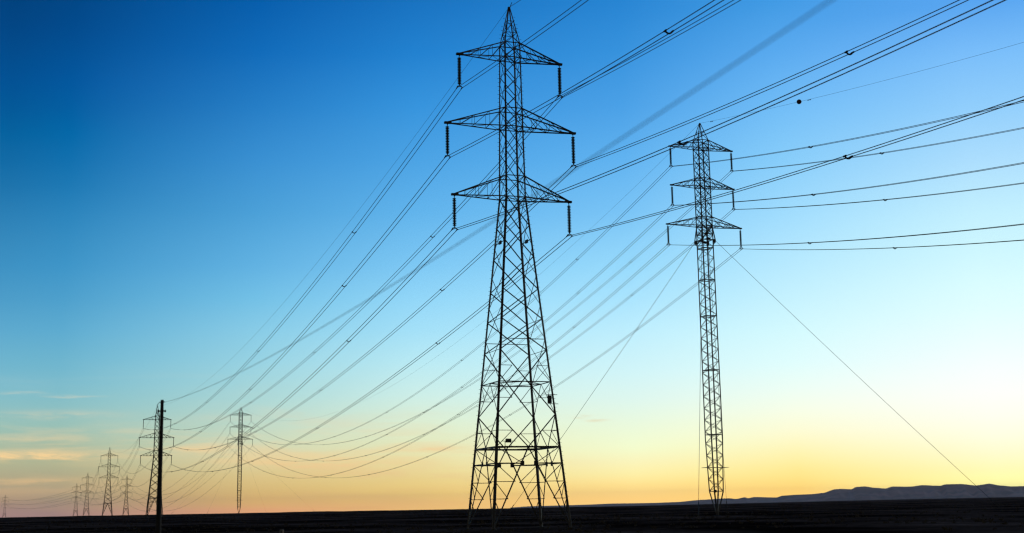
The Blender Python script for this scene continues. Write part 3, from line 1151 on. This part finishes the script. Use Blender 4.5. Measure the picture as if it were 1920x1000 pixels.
def far_tips(t):
    s = t.scale[0]
    out = {}
    for k, (nm, zb, wt, zt) in enumerate(ARMS_A):
        for sg in (-1, 1):
            out[(k, sg)] = Vector(t.location) + AX * (sg * wt * s) + Vector((0, 0, (zb + DZ_A2 - STRING_L) * s))
    return out


TIPS = {k: far_tips(t) for k, t in FAR.items()}
TIPS['A2'] = {(k, sg): tip(PA2, ARMS_A, k, sg, DZ_A2) for k in range(3) for sg in (-1, 1)}
TIPS['B2'] = {(k, sg): tip(PB2, ARMS_B, k, sg, DZ_B2) for k in range(3) for sg in (-1, 1)}
for a, b, sag, r, desc in (
        ('A2', 'A3', 13.0, 0.032, 'distant conductor leftward from the %s arm of the tower behind the pole'),
        ('A3', 'A4', 12.0, 0.035, 'distant conductor leftward from the %s arm of the tallest far left tower'),
        ('B2', 'B3', 24.0, 0.036, 'sagging conductor leftward from the %s arm of the small guyed mast'),
        ('B3', 'B4', 7.0, 0.04, 'far conductor leftward from the %s arm of the tower nearest the pole'),
        ('B4', 'B5', 6.0, 0.04, 'faint conductor from the %s arm of the shorter far tower to the left edge')):
    for k in range(3):
        for sg in (-1, 1):
            twin_far(desc % (ARMS_A[k][0] + ' ' + SIDE[sg]), 'far conductors', span_pts(TIPS[a][(k, sg)], TIPS[b][(k, sg)], sag, 40), r)
single('earth_wire', 'faint earth wire leftward from the peak of the tower behind the pole', 'power line', 'earth wires',
       span_pts(Vector((PA2.x, PA2.y, 52.4 + DZ_A2)), FAR['A3'].location + Vector((0, 0, (52.4 + DZ_A2) * 1.06)), 10, 40), 0.025)

# ------------------------------------------------------------------ roadside pole and its cable
PX, PY = -13.545, 50.0
gz = ground_z(PX, PY)
pole = thing('utility_pole', 'dark round timber pole in the left foreground, taller than the towers behind it', 'utility pole', (PX, PY, gz))
top = 6.48 - gz
m = MB()
prof = []
for i in range(14):
    t = i / 13
    prof.append((lerp(0.122, 0.060, t) + 0.002 * math.sin(i * 2.3), lerp(-0.4, top, t)))
m.lathe((0, 0, 0), prof, 14)
m.build('shaft', M_POLE, pole, smooth=True)
m = MB()
zc = 6.05 - gz
m.lathe((0, 0, zc), [(0.075, -0.03), (0.075, 0.03)], 14)
m.bar((-0.14, 0, zc), (0.14, 0, zc), 0.05, 'sq')
for s_ in (-1, 1):
    m.lathe((s_ * 0.13, 0, zc), [(0.025, -0.045), (0.03, 0.0), (0.025, 0.045)], 8)
m.build('clamp_band', M_DARK, pole)
zc = 6.39 - gz
m = MB()
m.lathe((0, 0, zc), [(0.066, -0.022), (0.066, 0.022)], 14)
m.bar((0.04, -0.05, zc), (0.12, -0.14, zc), 0.035, 'sq')
m.bar((-0.04, 0.0, zc), (-0.1, 0.0, zc), 0.03, 'sq')
m.build('hook_bracket', M_DARK, pole)
m = MB()
lp = [(-0.06, -0.03, zc), (-0.12, -0.05, zc - 0.04), (-0.18, -0.05, zc - 0.13), (-0.195, -0.05, zc - 0.25), (-0.18, -0.05, zc - 0.36), (-0.14, -0.05, zc - 0.46), (-0.085, -0.06, zc - 0.54), (-0.07, -0.07, zc - 0.8)]
m.tube(lp, 0.011, 6)
m.build('cable_loop', M_CABLE, pole)

P0 = Vector((-13.485, 50.0, 6.391))
Pe = Vector((2.130, 8.0, 5.449))
hv = Vector((Pe.x - P0.x, Pe.y - P0.y, 0))
Lh = hv.length
hv.normalize()
pts = []
for i in range(141):
    s = i * 0.5
    pts.append(Vector((P0.x, P0.y, 0)) + hv * s + Vector((0, 0, 0.0008 * s * s - 0.0563 * s + 6.3792)))
pts[0] = Vector((PX + 0.1, PY - 0.12, 6.391))
single('service_cable', 'single cable from the timber pole, blurring wide as it passes close overhead', 'cable', None, pts, 0.0058)

# ------------------------------------------------------------------ roadside marker post at the bottom edge
mx_, my_ = -7.105, 40.0
g2 = ground_z(mx_, my_)
mp = thing('marker_post', 'short pale marker post cut off by the bottom edge of the picture', 'marker post', (mx_, my_, g2))
m = MB()
h_ = 1.66 - g2
m.ring_solid([[(x * k, y * k, z) for x, y in ((-0.055, -0.03), (0.055, -0.03), (0.055, 0.03), (-0.055, 0.03))] for z, k in ((-0.2, 1), (h_ - 0.03, 1), (h_, 0.75))])
m.build('post', M_POST, mp)
m = MB()
m.box((0, -0.032, h_ - 0.075), (0.045, 0.006, 0.05))
m.build('reflector', M_HOLE, mp)

# ------------------------------------------------------------------ dusk haze over the plain
HAZE = 3.3e-5
m = MB()
m.ring_solid([[(-17000, -17000, z), (17000, -17000, z), (17000, 17000, z), (-17000, 17000, z)] for z in (-75.0, 150.0)])
hm = bpy.data.materials.new('evening_haze')
hm.use_nodes = True
nt = hm.node_tree
nt.nodes.clear()
pv = nt.nodes.new('ShaderNodeVolumePrincipled')
pv.inputs['Color'].default_value = (0.97, 0.80, 0.86, 1)
pv.inputs['Density'].default_value = HAZE
ho = nt.nodes.new('ShaderNodeOutputMaterial')
nt.links.new(pv.outputs[0], ho.inputs['Volume'])
hz = m.build('haze', hm)
hz['kind'] = 'stuff'
hz['label'] = 'thin evening haze over the plain'
